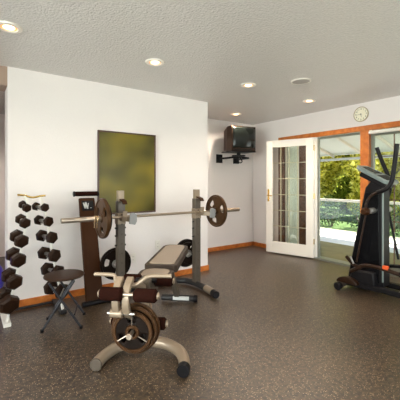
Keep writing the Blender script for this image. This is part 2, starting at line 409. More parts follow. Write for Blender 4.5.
# closed glazed leaf behind the elliptical and another beyond the frame
for k, (y0, W) in enumerate(((1.50, 0.885), (0.46, 0.94))):
    d = thing('door_%d' % (k + 3), ('closed glass door leaf behind the elliptical machine', 'closed glass door leaf nearer than the elliptical')[k], 'door', (XR + .05, y0, 0), 0, kind='structure')
    glazed_leaf(d, W, 2.0, 0.03, 0.045, 0.06, 0.10, 'alu', 3, 6, M['glass'], 'darkwood', .010)
bl = thing('roller_blind', 'white rolled-up blind along the top of the closed glass door', 'blind', (XR - .045, 0, 0))
b = B(); cyl(b, (0, 1.51, 1.985), (0, 2.37, 1.985), .024, 20, .004); build('roll', b, 'white', bl)
b = B(); box2(b, (.01, 1.51, 1.985), (.022, 1.54, 2.02)); build('bracket', b, 'white', bl)
b = B(); box2(b, (.01, 2.34, 1.985), (.022, 2.37, 2.02)); build('bracket', b, 'white', bl)

# ------------------------------------------------------------------ ceiling lights
cans = [(0.253, 2.809, 'recessed ceiling light at the left edge, nearest in the row'), (1.475, 2.807, 'recessed ceiling light above the squat rack, in front of the picture'), (2.729, 2.82, 'recessed ceiling light in the row just left of the round speaker'), (3.966, 2.86, 'recessed ceiling light farthest along the row, near the doors'), (3.726, 4.15, 'recessed ceiling light above the television in the alcove')]
def can(x, y, label):
    t = thing('ceiling_light', label, 'ceiling light', (x, y, H), group='recessed ceiling lights')
    b = B(); lathe(b, [(.055, -.004), (.062, -.012), (.088, -.010), (.094, -.002), (.094, .0)], seg=32); build('trim_ring', b, 'white', t)
    b = B(); lathe(b, [(0, -.009), (.03, -.009), (.040, -.006), (.040, 0)], seg=24); build('bulb', b, 'bulb', t)
    b = B(); lathe(b, [(.040, -.004), (.058, -.006), (.058, 0)], seg=24); build('reflector', b, 'baffle', t)
    return t
first = None
for x, y, lb in cans:
    if first is None: first = can(x, y, lb)
    else:
        c = copy_tree(first); c.location = (x, y, H); c['label'] = lb
def spot(x, y, p, size=150, z=H - .03, colr=(1, .84, .68)):
    l = bpy.data.lights.new('can_lamp', 'SPOT'); l.energy = p; l.spot_size = math.radians(size); l.spot_blend = 0.8; l.color = colr; l.shadow_soft_size = .05
    o = bpy.data.objects.new('can_lamp', l); col.objects.link(o); o.location = (x, y, z); return o
for x, y, _ in cans: spot(x, y, (15 if x < 2 else 24 if x < 3 else 55) if y < 4 else 60)
for x, y in ((0.253, 0.6), (2.0, 0.4), (3.6, 0.6), (-1.5, 1.6), (0.25, -1.6), (2.6, -1.6)): spot(x, y, 42)
spot(-0.2, 5.4, 60, colr=(1, .9, .8))
# round ceiling speaker
t = thing('ceiling_speaker', 'flat round grey speaker in the ceiling between the lights', 'speaker', (3.115, 2.36, H))
b = B(); lathe(b, [(0, -.012), (.085, -.012), (.098, -.008), (.10, 0)], seg=36); build('grille', b, mat('speaker_grille', (.42, .39, .36), .6), t)
b = B(); lathe(b, [(.098, 0), (.098, -.012), (.112, -.008), (.114, 0)], seg=36); build('rim', b, 'plastic', t)

# ------------------------------------------------------------------ wall items
t = thing('framed_picture', 'olive green picture in thin dark frame on the wall behind the squat rack', 'picture', (1.605, YA, 1.39))
w2, h2 = 0.375, 0.495
b = B()
for a, c in (((-w2, -.028, -h2), (-w2 + .016, 0, h2)), ((w2 - .016, -.028, -h2), (w2, 0, h2)), ((-w2 + .016, -.028, -h2), (w2 - .016, 0, -h2 + .016)), ((-w2 + .016, -.028, h2 - .016), (w2 - .016, 0, h2))): box2(b, a, c)
build('frame', b, mat('frame_wood', (.075, .028, .018), .3), t, .003, False)
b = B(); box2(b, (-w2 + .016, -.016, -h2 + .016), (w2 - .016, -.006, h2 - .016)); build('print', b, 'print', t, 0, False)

for lb, (x, y, z) in (('white wall outlet low on the picture wall right of the left rack upright', (1.674, YA, .335)), ('white wall outlet low on the wall, just above the bench backrest', (2.02, YA, .46))):
    t = thing('wall_outlet', lb, 'outlet', (x, y, z), group=None)
    b = B(); box2(b, (-.035, -.007, -.058), (.035, 0, .058)); build('cover_plate', b, 'plastic', t, .002, False)
    for dz in (-.02, .02):
        b = B(); cyl(b, (0, -.010, dz), (0, -.006, dz), .015); s = build('socket', b, 'plastic', t)
        b = B(); box2(b, (-.007, -.0108, dz - .005), (-.005, -.0098, dz + .005)); box2(b, (.005, -.0108, dz - .005), (.007, -.0098, dz + .005)); build('slot', b, 'ink', s, 0, False)

# clock, facing -x ; local: u = towards +y is image left
t = thing('wall_clock', 'round cream wall clock above the glass doors', 'clock', (XR, 2.505, 2.275))
mx = frame_to((-1, 0, 0))
b = B(); lathe(b, [(.108, 0), (.112, .02), (.106, .028), (.100, .024), (.100, .014)], mx, 40); build('rim', b, 'clockrim', t)
b = B(); lathe(b, [(0, .016), (.101, .016), (.101, 0)], mx, 40); build('dial', b, 'clock', t)
def text_mesh(s, size):
    cu = bpy.data.curves.new('txt', 'FONT'); cu.body = s; cu.size = size; cu.align_x = 'CENTER'; cu.align_y = 'CENTER'; cu.extrude = .0006
    o = bpy.data.objects.new('txt', cu); col.objects.link(o)
    bpy.context.view_layer.update()
    me = bpy.data.meshes.new_from_object(o.evaluated_get(bpy.context.evaluated_depsgraph_get()))
    bpy.data.objects.remove(o); return me
for k in range(1, 13):
    a = k * PI / 6
    me = text_mesh(str(k), .034); me.materials.clear(); me.materials.append(M['ink'])
    o = bpy.data.objects.new('numeral', me); col.objects.link(o); o.parent = t
    # reader looks along +x: their right is -y
    o.location = (-.0172, -math.sin(a) * .078, math.cos(a) * .078)
    o.rotation_euler = (PI / 2, 0, -PI / 2)
def hand(bm, ang, L, w):
    d = Vector((0, -math.sin(ang), math.cos(ang))); s = Vector((0, math.cos(ang), math.sin(ang)))
    prism(bm, [(-.012, w), (L, w * .4), (L, -w * .4), (-.012, -w)], -.020, -.0185, lambda u, v, q: Vector((q, 0, 0)) + d * u + s * v)
b = B(); hand(b, 267 * PI / 180, .080, .003); build('minute_hand', b, 'ink', t, 0, False)
b = B(); hand(b, 172 * PI / 180, .045, .004); build('hour_hand', b, 'ink', t, 0, False)
b = B(); cyl(b, (-.016, 0, 0), (-.023, 0, 0), .006); build('hub', b, 'ink', t)

# television in the corner on a bracket
TV = Vector((3.95, 4.33, 1.825))
th = math.atan2(0.17, 0.985)      # local -y (screen side) turned a little towards -x
t = thing('television', 'black box television on a swivel bracket in the far corner', 'television', TV, -th)
M['tvbody'] = M['tvside']
b = B()
W, Ht = .25, .215
prism(b, [(-W, 0), (W, 0), (W, 2 * Ht), (-W, 2 * Ht)], -.17, -.02, lambda u, v, q: Vector((u, q, v)))
A_ = [(-W, -.02, 0), (W, -.02, 0), (W, -.02, 2 * Ht), (-W, -.02, 2 * Ht)]; C_ = [(-.19, .20, .02), (.19, .20, .02), (.19, .20, .38), (-.19, .20, .38)]
va = [b.verts.new(p) for p in A_]; vc = [b.verts.new(p) for p in C_]
for k in range(4): b.faces.new((va[k], va[(k + 1) % 4], vc[(k + 1) % 4], vc[k]))
b.faces.new(vc); b.faces.new(va[::-1])
build('casing', b, 'tvside', t, .008)
# bulged picture tube
b = B(); n = 10; g = [[None] * (n + 1) for _ in range(n + 1)]
for i in range(n + 1):
    for j in range(n + 1):
        u = -1 + 2 * i / n; v = -1 + 2 * j / n
        g[i][j] = b.verts.new((u * .228, -.172 - .020 * (1 - u * u) - .020 * (1 - v * v), Ht + .012 + v * .182))
for i in range(n):
    for j in range(n): b.faces.new((g[i][j], g[i + 1][j], g[i + 1][j + 1], g[i][j + 1]))
s = build('screen', b, 'screen', t); md = s.modifiers.new('solid', 'SOLIDIFY'); md.thickness = -.006; md.offset = 1
b = B(); box2(b, (-.20, -.178, .008), (.20, -.170, .028)); build('control_strip', b, 'black', t, .002, False)
t = thing('television_bracket', 'black swivel wall bracket holding the corner television', 'bracket', (0, 0, 0))
b = B(); R = Matrix.Rotation(-th, 3, 'Z'); box(b, (TV.x, TV.y, TV.z - .011), (.50, .36, .018), R); build('tray', b, 'black', t, .003, False)
b = B(); cyl(b, (TV.x, TV.y, TV.z - .02), (TV.x, TV.y, TV.z - .065), .035); cyl(b, (TV.x, TV.y, TV.z - .065), (TV.x, TV.y, TV.z - .085), .12, 24); build('swivel', b, 'black', t)
b = B()
tube(b, [(TV.x, TV.y, TV.z - .09), (TV.x - .12, TV.y + .18, TV.z - .11), (TV.x - .12, YB - .02, TV.z - .11)], .017, 8); build('arm', b, 'black', t)
b = B()
tube(b, [(TV.x, TV.y, TV.z - .09), (TV.x + .22, TV.y - .02, TV.z - .11), (TV.x + .30, YB - .02, TV.z - .11)], .017, 8); build('arm', b, 'black', t)
b = B(); box2(b, (TV.x - .19, YB - .02, TV.z - .19), (TV.x - .05, YB, TV.z - .03)); build('wall_plate', b, 'black', t, .003, False)
b = B(); box2(b, (TV.x + .23, YB - .02, TV.z - .19), (TV.x + .37, YB, TV.z - .03)); build('wall_plate', b, 'black', t, .003, False)
b = B(); tube(b, [(TV.x + .10, TV.y + .1, TV.z - .08), (TV.x + .13, TV.y + .05, TV.z - .16), (TV.x + .05, TV.y, TV.z - .20), (TV.x + .0, TV.y + .03, TV.z - .19)], .010, 8, 5); build('cable', b, 'black', t)

# ------------------------------------------------------------------ dumbbells and their rack
heads_L = [(0.463, 3.50, 1.031, .0435), (0.443, 3.46, .892, .053), (0.409, 3.42, .732, .066), (0.378, 3.38, .567, .071), (0.342, 3.34, .385, .073), (0.298, 3.30, .205, .088)]
heads_R = [(0.623, 3.50, 1.028, .0445), (0.647, 3.46, .892, .053), (0.670, 3.42, .738, .062), (0.686, 3.38, .568, .067), (0.710, 3.34, .413, .069), (0.737, 3.30, .235, .075)]
dirL = Vector((-.20, .93, .26)).normalized(); dirR = Vector((-.38, .92, .03)).normalized()
names = ['smallest hex dumbbell, topmost on the %s side of the dumbbell rack', 'small hex dumbbell, second from the top on the %s side of the rack', 'hex dumbbell third from the top on the %s side of the rack', 'hex dumbbell fourth from the top on the %s side of the rack', 'large hex dumbbell second from the floor on the %s side of the rack', 'largest hex dumbbell, lowest on the %s side of the rack']
mids = {'left': [], 'right': []}
for side, heads, dr in (('left', heads_L, dirL), ('right', heads_R, dirR)):
    for i, (x, y, z, r) in enumerate(heads):
        t = thing('hex_dumbbell', names[i] % side, 'dumbbell', (x, y, z), group='hex dumbbells on the rack')
        hl = r * (.95 if side == 'left' else .8); gap = .06 if side == 'left' else .115; tot = 2 * hl + gap - r * .1
        rot = frame_to(dr)
        for s0 in (0, 1):
            b = B(); z0 = -hl / 2 + s0 * (hl + gap); k = .78
            lathe(b, [(0, z0), (r * k, z0), (r, z0 + hl * .2), (r, z0 + hl * .8), (r * k, z0 + hl), (0, z0 + hl)], rot @ Matrix.Rotation(PI / 6 + .2, 4, 'Z'), 6)
            build('head', b, 'iron', t, .004, True)
        b = B(); zz0 = hl / 2 - .005; zz1 = hl / 2 + gap + .005
        lathe(b, [(0, zz0), (.015, zz0), (.0185, (zz0 + zz1) / 2), (.015, zz1), (0, zz1)], rot, 16)
        build('handle', b, 'silver', t)
        mids[side].append((Vector((x, y, z)) + dr * (hl / 2 + gap / 2), r))
rk = thing('dumbbell_rack', 'white and chrome dumbbell tree with twelve hex dumbbells against the wall', 'dumbbell rack', (0, 0, 0))
tops = {}
for side in ('left', 'right'):
    pts = [m for m, r in mids[side]]
    off = Vector((0, .0, -.030))
    top = pts[0] + Vector((0.0, 0.02, .10)); bot = pts[-1] + (pts[-1] - pts[-2]) * .75; bot.z = .035
    # post runs just behind the handles, with a saddle under every handle
    dr = dirL if side == 'left' else dirR
    sideways = dr.cross(Vector((0, 0, 1))).normalized() * (.038)
    line = [top + sideways * .0] + [p + sideways for p in pts] + [bot + sideways]
    b = B(); sweep(b, line, .022, .020, sideways); post = build('post', b, 'plastic', rk, .003, False); post['label'] = 'white post'
    tops[side] = (top, bot + sideways)
    for p, r in mids[side]:
        b = B(); tube(b, [p + sideways, p + sideways * .6 + Vector((0, 0, -.026)), p - sideways * .2 + Vector((0, 0, -.025)), p - sideways * .8 + Vector((0, 0, -.018))], .0055, 8, 4)
        build('saddle', b, 'silver', rk)
tl, tr_ = tops['left'][0], tops['right'][0]
b = B(); tube(b, [tl + Vector((-.06, -.02, .012)), tl + Vector((0, 0, .004)), (tl + tr_) / 2 + Vector((0, 0, -.010)), tr_ + Vector((0, 0, .008)), tr_ + Vector((.05, .0, .012))], .010, 10, 5); o = build('top_bar', b, 'brass', rk)
bl_, br_ = tops['left'][1], tops['right'][1]
b = B(); box2(b, (bl_.x - .03, bl_.y - .04, 0), (bl_.x + .03, YA - .05, .035)); build('foot', b, 'plastic', rk, .004, False)
b = B(); box2(b, (br_.x - .03, br_.y - .04, 0), (br_.x + .03, YA - .05, .035)); build('foot', b, 'darkgrey', rk, .004, False)
b = B(); tube(b, [(bl_.x, YA - .10, .02), (br_.x, YA - .10, .02)], .014, 10); build('cross_bar', b, 'darkgrey', rk)

# ------------------------------------------------------------------ exercise ball
t = thing('exercise_ball', 'blue exercise ball on the floor at the left edge behind the dumbbells', 'ball', (0.05, 4.0, 0))
b = B(); bmesh.ops.create_uvsphere(b, u_segments=48, v_segments=32, radius=.27, matrix=Matrix.Translation((0, 0, .272))); build('ball_skin', b, 'ball', t)
dv = (Vector((-.10, -1, .02))).normalized()
b = B(); cyl(b, Vector((0, 0, .272)) + dv * .272, Vector((0, 0, .272)) + dv * .277, .022); o = build('valve', b, 'white', t); o['label'] = 'white valve plug'

# ------------------------------------------------------------------ folding stool
ST = Vector((0.712, 3.105, 0))
t = thing('folding_stool', 'folding stool with round brown seat and dark crossed legs', 'stool', ST)
b = B(); lathe(b, [(0, .420), (.14, .420), (.168, .428), (.174, .438), (.166, .448), (.13, .4535), (0, .4535)], Matrix.Diagonal((1, 1, 1, 1)), 40); build('seat', b, 'stool', t, 0, True)
sd = Vector((.951, -.309, 0)); fw = Vector((.354, .935, 0))
def leg_pair(sgn, hw):
    for q in (-1, 1):
        b = B()
        top = sd * (-sgn * .10) + fw * (q * hw) + Vector((0, 0, .418)); bot = sd * (sgn * .157) + fw * (q * hw) + Vector((0, 0, .012))
        tube(b, [top, bot], .010, 10); l = build('leg', b, 'steelblue', t)
        b = B(); cyl(b, bot - Vector((0, 0, .011)), bot + Vector((0, 0, .012)), .014); build('rubber_tip', b, 'black', l)
leg_pair(1, .150); leg_pair(-1, .130)
b = B(); tube(b, [sd * .10 + fw * -.115 + Vector((0, 0, .115)), sd * .10 + fw * .115 + Vector((0, 0, .115))], .008, 8); build('stretcher', b, 'steelblue', t)
b = B(); tube(b, [sd * -.10 + fw * -.095 + Vector((0, 0, .115)), sd * -.10 + fw * .095 + Vector((0, 0, .115))], .008, 8); build('stretcher', b, 'steelblue', t)
b = B(); tube(b, [sd * -.02 + fw * -.12 + Vector((0, 0, .28)), sd * -.02 + fw * .12 + Vector((0, 0, .28))], .006, 8); build('pivot', b, 'silver', t)

# ------------------------------------------------------------------ leaning slant board
t = thing('slant_board', 'tall brown slant board with foam roller top leaning on the wall', 'exercise board', (1.087, 3.42, 0))
p0 = Vector((0, 0, .03)); p1 = Vector((-.012, .245, 1.10)); ax = (p1 - p0).normalized(); sx = Vector((1, 0, 0)); nb = sx.cross(ax).normalized()
b = B()
for k0 in (0,):
    prism(b, [(-.092, 0), (.092, 0), (.085, 1.1), (-.085, 1.1)], -.02, .02, lambda u, v, q: p0 + sx * u + ax * v + nb * q)
build('board_pad', b, 'board', t, .012)
b = B(); cyl(b, p1 + ax * .05 + sx * -.125 - nb * .0, p1 + ax * .05 + sx * .125, .026, 20, .006); build('foam_roller', b, 'foam', t)
for s in (-1, 1):
    b = B(); cyl(b, p1 + ax * .05 + sx * s * .12, p1 + ax * .05 + sx * s * .138, .030, 20, .004); build('end_cap', b, 'black', t)
b = B(); prism(b, [(-.062, .955), (.062, .955), (.062, 1.065), (-.062, 1.065)], .019, .026, lambda u, v, q: p0 + sx * u + ax * v + nb * q); bd = build('badge', b, 'black', t, .002, False); bd['label'] = 'black badge with white letters'
b = B()
def stroke(u0, v0, u1, v1, w=.007):
    prism(b, [(u0 - w, v0), (u0 + w, v0), (u1 + w, v1), (u1 - w, v1)], .0255, .0275, lambda u, v, q: p0 + sx * u + ax * v + nb * q)
stroke(-.045, 1.045, -.030, .98); stroke(-.030, .98, -.022, 1.05); stroke(-.022, 1.05, -.004, .975, .009); stroke(-.004, .975, .008, 1.04, .004); stroke(.030, .98, .034, .99, .006)
build('lettering', b, 'label', bd, 0, False)
b = B(); tube(b, [(-.13, -.03, .025), (.15, -.03, .025)], .025, 12); cyl(b, (-.135, -.03, .025), (-.10, -.03, .025), .027); cyl(b, (.13, -.03, .025), (.16, -.03, .025), .027); build('foot_bar', b, 'black', t)

# ------------------------------------------------------------------ squat rack
RX, RY = 1.787, 3.25
rk = thing('squat_rack', 'grey two-post squat rack holding the barbell against the picture wall', 'squat rack', (RX, RY, 0))
HW = .485
for s in (-1, 1):
    b = B(); box2(b, (s * HW - .038, -.038, .06), (s * HW + .038, .038, 1.08)); up = build('upright', b, 'grey' , rk, .004, False)
    for k in range(9):
        b = B(); cyl(b, (s * HW, -.041, .14 + k * .1), (s * HW, -.036, .14 + k * .1), .009, 12); build('adjustment_hole', b, 'ink', up)
    b = B(); box2(b, (s * HW - .032, -.028, 1.0), (s * HW + .032, .028, 1.19)); ip = build('inner_post', b, 'cream', rk, .004, False)
    # bar catch: U-shaped cradle on the front
    b = B(); sweep(b, [(s * HW, -.032, 1.10), (s * HW, -.10, 1.085), (s * HW, -.125, 1.055)], .05, .012, (1, 0, 0)); build('upper_guard', b, 'board', rk, .002, False)
    b = B(); sweep(b, [(s * HW, -.030, .915), (s * HW, -.055, .885), (s * HW, -.095, .885), (s * HW, -.12, .93), (s * HW, -.125, .985)], .05, .010, (1, 0, 0)); build('bar_catch', b, 'cream', rk, .002, False)
    b = B(); box2(b, (s * HW - .045, -.040, .84), (s * HW + .045, .040, .96)); build('collar', b, 'cream', rk, .006, False)
    for z in (.62, .72, .80):
        b = B(); cyl(b, (s * HW - .058, 0, z), (s * HW + .058, 0, z), .010, 10); build('spotter_pin', b, 'darkgrey', rk)
    # storage peg behind
    b = B(); tube(b, [(s * HW - (.0 if s < 0 else .06), .03, .40), (s * HW - (.0 if s < 0 else .06), .25, .40)], .0125, 12); build('plate_peg', b, 'silver', rk)
M['flange'] = mat('grey_flange', (0.24, 0.235, 0.23), .4)
for s, dx in ((-1, .075), (1, .135)):
    x = s * HW + dx
    b = B(); sweep(b, [(s * HW + .03, -.045, .90), (x, -.135, .895)], .05, .035, (0, 0, 1)); ca = build('catch_arm', b, 'cream', rk, .003, False)
    b = B(); prism(b, [(-.040, -.05), (.025, -.065), (.045, -.03), (.045, .035), (.015, .06), (-.03, .055)], -.150, -.138, lambda u, v, q: Vector((x + u, q, .905 + v))); build('catch_flange', b, 'flange', ca, .003, False)
# curved foot tube: runs forward under each upright, arches back behind
b = B(); tube(b, [(.44, -.40, .045), (.47, -.20, .045), (.47, .05, .045), (.40, .20, .045), (.22, .27, .045), (-.22, .27, .045), (-.40, .20, .045), (-.47, .05, .045), (-.47, -.02, .045)], .036, 16, 6)
build('foot_tube', b, 'darkgrey', rk)
b = B(); cyl(b, (.443, -.385, .045), (.425, -.47, .045), .040, 20, .005); build('end_cap', b, 'black', rk)
b = B(); cyl(b, (.468, -.22, .045), (.447, -.38, .045), .0395, 20); o = build('foot_sleeve', b, 'cream', rk)
b = B(); tube(b, [(-HW, 0, .10), (-HW, .03, .06)], .03, 10); tube(b, [(HW, 0, .10), (HW, .0, .05)], .03, 10); build('post_base', b, 'darkgrey', rk)

# barbell
BZ = .921; BY = RY - .075
bb = thing('barbell', 'long steel barbell resting across the squat rack', 'barbell', (1.80, BY, BZ))
b = B(); cyl(b, (-.655, 0, 0), (.655, 0, 0), .014); build('shaft', b, 'barshaft', bb)
for s in (-1, 1):
    b = B(); cyl(b, (s * .655, 0, 0), (s * 1.10, 0, 0), .0245, 20, .003); build('sleeve', b, 'bar' if s < 0 else 'barshaft', bb)
    b = B(); cyl(b, (s * .645, 0, 0), (s * .675, 0, 0), .038, 20, .004); build('stop_collar', b, 'bar', bb)

def plate_mesh(R, t, ribs=False, windows=3, start=0.0):
    b = B()
    nA = 36
    rr = [.026, .055, .46 * R, .59 * R, .72 * R, .88 * R, R]
    grid = [[b.verts.new((r * math.cos(2 * PI * k / nA + start), r * math.sin(2 * PI * k / nA + start), 0)) for k in range(nA)] for r in rr]
    faces = []
    for i in range(len(rr) - 1):
        for k in range(nA):
            if windows and i in (2, 3) and (k % 12) in (1, 2, 3, 4): continue
            faces.append(b.faces.new((grid[i][k], grid[i][(k + 1) % nA], grid[i + 1][(k + 1) % nA], grid[i + 1][k])))
    for ring in grid:
        for v in ring:
            if not v.link_faces: b.verts.remove(v)
    ret = bmesh.ops.extrude_face_region(b, geom=b.faces[:])
    bmesh.ops.translate(b, verts=[v for v in ret['geom'] if isinstance(v, bmesh.types.BMVert)], vec=(0, 0, t * .62))
    bmesh.ops.translate(b, verts=b.verts[:], vec=(0, 0, -t * .31))
    return b
def rim_mesh(R, t):
    b = B(); w = .022
    lathe(b, [(R - w, -t * .3), (R - w + .004, -t / 2), (R - .004, -t / 2), (R, -t * .3), (R, t * .3), (R - .004, t / 2), (R - w + .004, t / 2), (R - w, t * .3), (R - w, -t * .3)], seg=48)
    return b
def hub_mesh(t):
    b = B(); lathe(b, [(.026, -t / 2), (.042, -t / 2), (.046, -t * .3), (.046, t * .3), (.042, t / 2), (.026, t / 2), (.026, -t / 2)], seg=28); return b
def make_plate(R, t, label, loc, axis, spin=0, m='plate', rimm=None, ribs=False, hubm=None):
    o = thing('weight_plate', label, 'weight plate', loc)
    q = Vector((0, 0, 1)).rotation_difference(Vector(axis).normalized()); o.rotation_mode = 'QUATERNION'; o.rotation_quaternion = q @ Matrix.Rotation(spin, 3, 'Z').to_quaternion()
    build('plate_disc', plate_mesh(R, t), m, o, 0, True, 1)
    build('rim', rim_mesh(R, t), rimm or m, o)
    build('hub_ring', hub_mesh(t), hubm or rimm or m, o)
    if ribs:
        for k in range(3):
            b = B(); a = k * 2 * PI / 3 + .5
            tube(b, [(.044 * math.cos(a), .044 * math.sin(a), t * .42), ((R - .02) * math.cos(a), (R - .02) * math.sin(a), t * .42)], .0035, 8)
            build('rib', b, 'bar', o)
    return o
M['platedk'] = mat('black_plate', (0.010, 0.005, 0.003), 0.5, 0, spec=.12, vary=0.3, vscale=12)
make_plate(.20, .036, 'large bronze weight plate with grip holes on the left end of the barbell', (1.085, BY, BZ), (-1, 0, 0), .6, 'plate')
make_plate(.155, .026, 'smaller dark weight plate against the large one on the barbell left end', (1.118, BY, BZ), (-1, 0, 0), .2, 'platedk')
make_plate(.20, .036, 'large bronze weight plate with grip holes on the right end of the barbell', (2.52, BY, BZ), (-1, 0, 0), .25, 'plate')
M['gold'] = mat('gold_spring', (.7, .52, .32), .25, .9)
t = thing('spring_collar', 'coiled metal spring collar outside the left barbell plates', 'collar', (1.04, BY, BZ))
b = B(); tube(b, [((k / 40) * -.035, .029 * math.cos(k * .9), .029 * math.sin(k * .9)) for k in range(41)], .0035, 8); build('coil', b, 'gold', t)
b = B(); tube(b, [(0, .029, 0), (0, .02, -.05), (-.01, -.01, -.095)], .0045, 8, 3); build('grip', b, 'gold', t)
b = B(); tube(b, [(-.035, .012, .026), (-.04, -.02, -.05), (-.045, -.035, -.085)], .0045, 8, 3); build('grip', b, 'gold', t)

make_plate(.172, .034, 'black weight plate stored low behind the left rack upright', (RX - HW, 3.38, .40), (0, -1, 0), .3, 'platedk', 'platedk', hubm='silver')
make_plate(.172, .034, 'black weight plate stored low behind the right rack upright', (RX + HW - .06, 3.38, .40), (0, -1, 0), 0, 'platedk', 'platedk', hubm='silver')
make_plate(.14, .028, 'smaller black weight plate pressed behind another on the right rack peg', (RX + HW - .06, 3.345, .40), (0, -1, 0), .8, 'platedk', 'platedk', hubm='silver')

# ------------------------------------------------------------------ weight bench (local: +y away from the camera, +x right)
O = Vector((0.93, 2.0, 0)); BR = math.atan2(-.68, .733)
bn = thing('weight_bench', 'adjustable weight bench with tan pads, foam rollers and curved beige base', 'weight bench', O, BR)
def W2(x, y, z):        # bench-local to world
    c, s = math.cos(BR), math.sin(BR); return Vector((O.x + x * c - y * s, O.y + x * s + y * c, z))
AX = Vector(W2(0, 1, 0) - W2(0, 0, 0)).normalized()
# U-shaped front foot
b = B(); tube(b, [(-.300, .0, .042), (-.290, .10, .044), (-.235, .215, .055), (-.12, .285, .068), (.0, .30, .072), (.12, .285, .068), (.235, .215, .055), (.290, .10, .044), (.300, .0, .042)], .040, 20, 6)
ft = build('front_foot', b, 'cream', bn)
for s in (-1, 1):
    b = B(); cyl(b, (s * .300, -.012, .042), (s * .300, .045 if s > 0 else .005, .042), .0425, 24, .004); build('end_cap', b, 'black' if s > 0 else 'grey', ft)
# front post, rising to the leg lever head
b = B(); sweep(b, [(0, .28, .09), (0, .20, .30), (0, .16, .50)], .055, .055, (1, 0, 0)); build('front_post', b, 'cream', bn, .005, False)
# main beam
b = B(); sweep(b, [(0, .12, .475), (0, .50, .465), (0, 1.0, .40), (0, 1.24, .14), (0, 1.30, .075)], .05, .055, (1, 0, 0)); build('main_beam', b, 'grey', bn, .005, False)
b = B(); cyl(b, (-.17, 1.31, .045), (.21, 1.31, .045), .033, 20, .004); build('rear_foot', b, 'darkgrey', bn)
b = B(); box2(b, (-.04, 1.27, .035), (.13, 1.285, .072)); build('foot_label', b, 'label', bn, 0, False)
b = B(); cyl(b, (.175, 1.31, .045), (.215, 1.31, .045), .037, 20, .005); build('end_cap', b, 'black', bn)
# pads
def pad(name, x0w, x1w, y0, y1, z0, z1, th, m1, m2):
    """tapered rounded pad with darker border and lighter inlay"""
    def outline(sc, n=9):
        pts = []
        L = y1 - y0; r1 = x1w * .7; r0 = .03
        half = [( x0w - r0, 0.0)]
        for k in range(5):
            a = -PI / 2 + k * PI / 8; half.append((x0w - r0 + r0 * math.cos(a), r0 + r0 * math.sin(a)))
        for k in range(7):
            a = k * PI / 12; half.append((x1w - r1 + r1 * math.cos(a), L - r1 + r1 * math.sin(a)))
        pts = half + [(-x, y) for x, y in half[::-1]]
        cy = L / 2
        return [((x) * sc, cy + (y - cy) * (1 - (1 - sc) * (x0w * 2 / L))) for x, y in pts]
    dy = Vector((0, y1 - y0, z1 - z0)); Ln = dy.length; d = dy.normalized(); up = Vector((1, 0, 0)).cross(d)
    f = lambda u, v, q: Vector((0, y0, z0)) + Vector((u, 0, 0)) + d * (v * Ln / (y1 - y0)) + up * q
    b = B(); prism(b, outline(1.0), -th / 2, th / 2, f); o = build(name, b, m2, bn, .014)
    b = B(); prism(b, outline(.76), th / 2 - .005, th / 2 + .006, f); build('pad_inlay', b, m1, o, .005)
    return o
pad('backrest', .142, .132, .575, 1.30, .548, .585, .062, 'pad', 'paddark')
pad('seat', .125, .140, .26, .565, .530, .525, .062, 'pad', 'paddark')
b = B(); box2(b, (-.02, .62, .46), (.02, .70, .53)); box2(b, (-.02, 1.0, .40), (.02, 1.04, .545)); box2(b, (-.02, .36, .46), (.02, .46, .51)); build('pad_bracket', b, 'grey', bn, .003, False)
b = B(); box2(b, (-.045, .10, .46), (.045, .24, .59)); build('pivot_head', b, 'grey', bn, .006, False)
b = B(); cyl(b, (-.075, .17, .575), (.075, .17, .575), .016); build('pivot_bolt', b, 'black', bn)
# foam rollers in pairs
def rollers(y, z, x0, x1, r, bar=True):
    b = B(); cyl(b, (-x1 - .015, y, z), (x1 + .015, y, z), .012); build('roller_axle', b, 'bar', bn)
    for s in (-1, 1):
        b = B(); cyl(b, (s * x0, y, z), (s * x1, y, z), r, 28, .012); q = build('foam_roller', b, 'foam', bn)
        b = B(); cyl(b, (s * x1, y, z), (s * (x1 + .012), y, z), r * .55, 20, .003); build('roller_cap', b, 'cream', q)
rollers(.22, .560, .05, .185, .040)
rollers(-.20, .597, .035, .178, .041)
rollers(.0, .345, .05, .185, .040)
# curved twin arms of the lever
for x, m in ((-.085, 'cream'), (-.02, 'cream')):
    b = B(); sweep(b, [(x, -.10, .665), (x, -.155, .64), (x, -.185, .59), (x, -.19, .53), (x, -.165, .47), (x, -.10, .42), (x, -.02, .36)], .044, .032, (1, 0, 0), 5); build('lever_arm', b, m, bn, .004)
b = B(); cyl(b, (-.125, -.175, .47), (-.045, -.175, .47), .0255, 24, .004); build('pivot_sleeve', b, 'cream', bn)
b = B(); cyl(b, (-.142, -.175, .47), (.03, -.175, .47), .009); build('pivot_pin', b, 'silver', bn)
# curl handle
b = B(); tube(b, [(-.262, -.10, .685), (-.15, -.10, .685), (-.125, -.10, .675), (-.118, -.11, .650), (-.10, -.115, .630), (-.06, -.115, .624), (.0, -.115, .626), (.035, -.11, .64), (.075, -.105, .672), (.105, -.10, .684), (.15, -.10, .688), (.245, -.10, .690)], .0125, 14, 4); build('curl_handle', b, 'cream', bn)
b = B(); sweep(b, [(0, -.10, .62), (0, .02, .585), (0, .14, .53)], .04, .03, (1, 0, 0), 3); build('handle_post', b, 'cream', bn, .004)
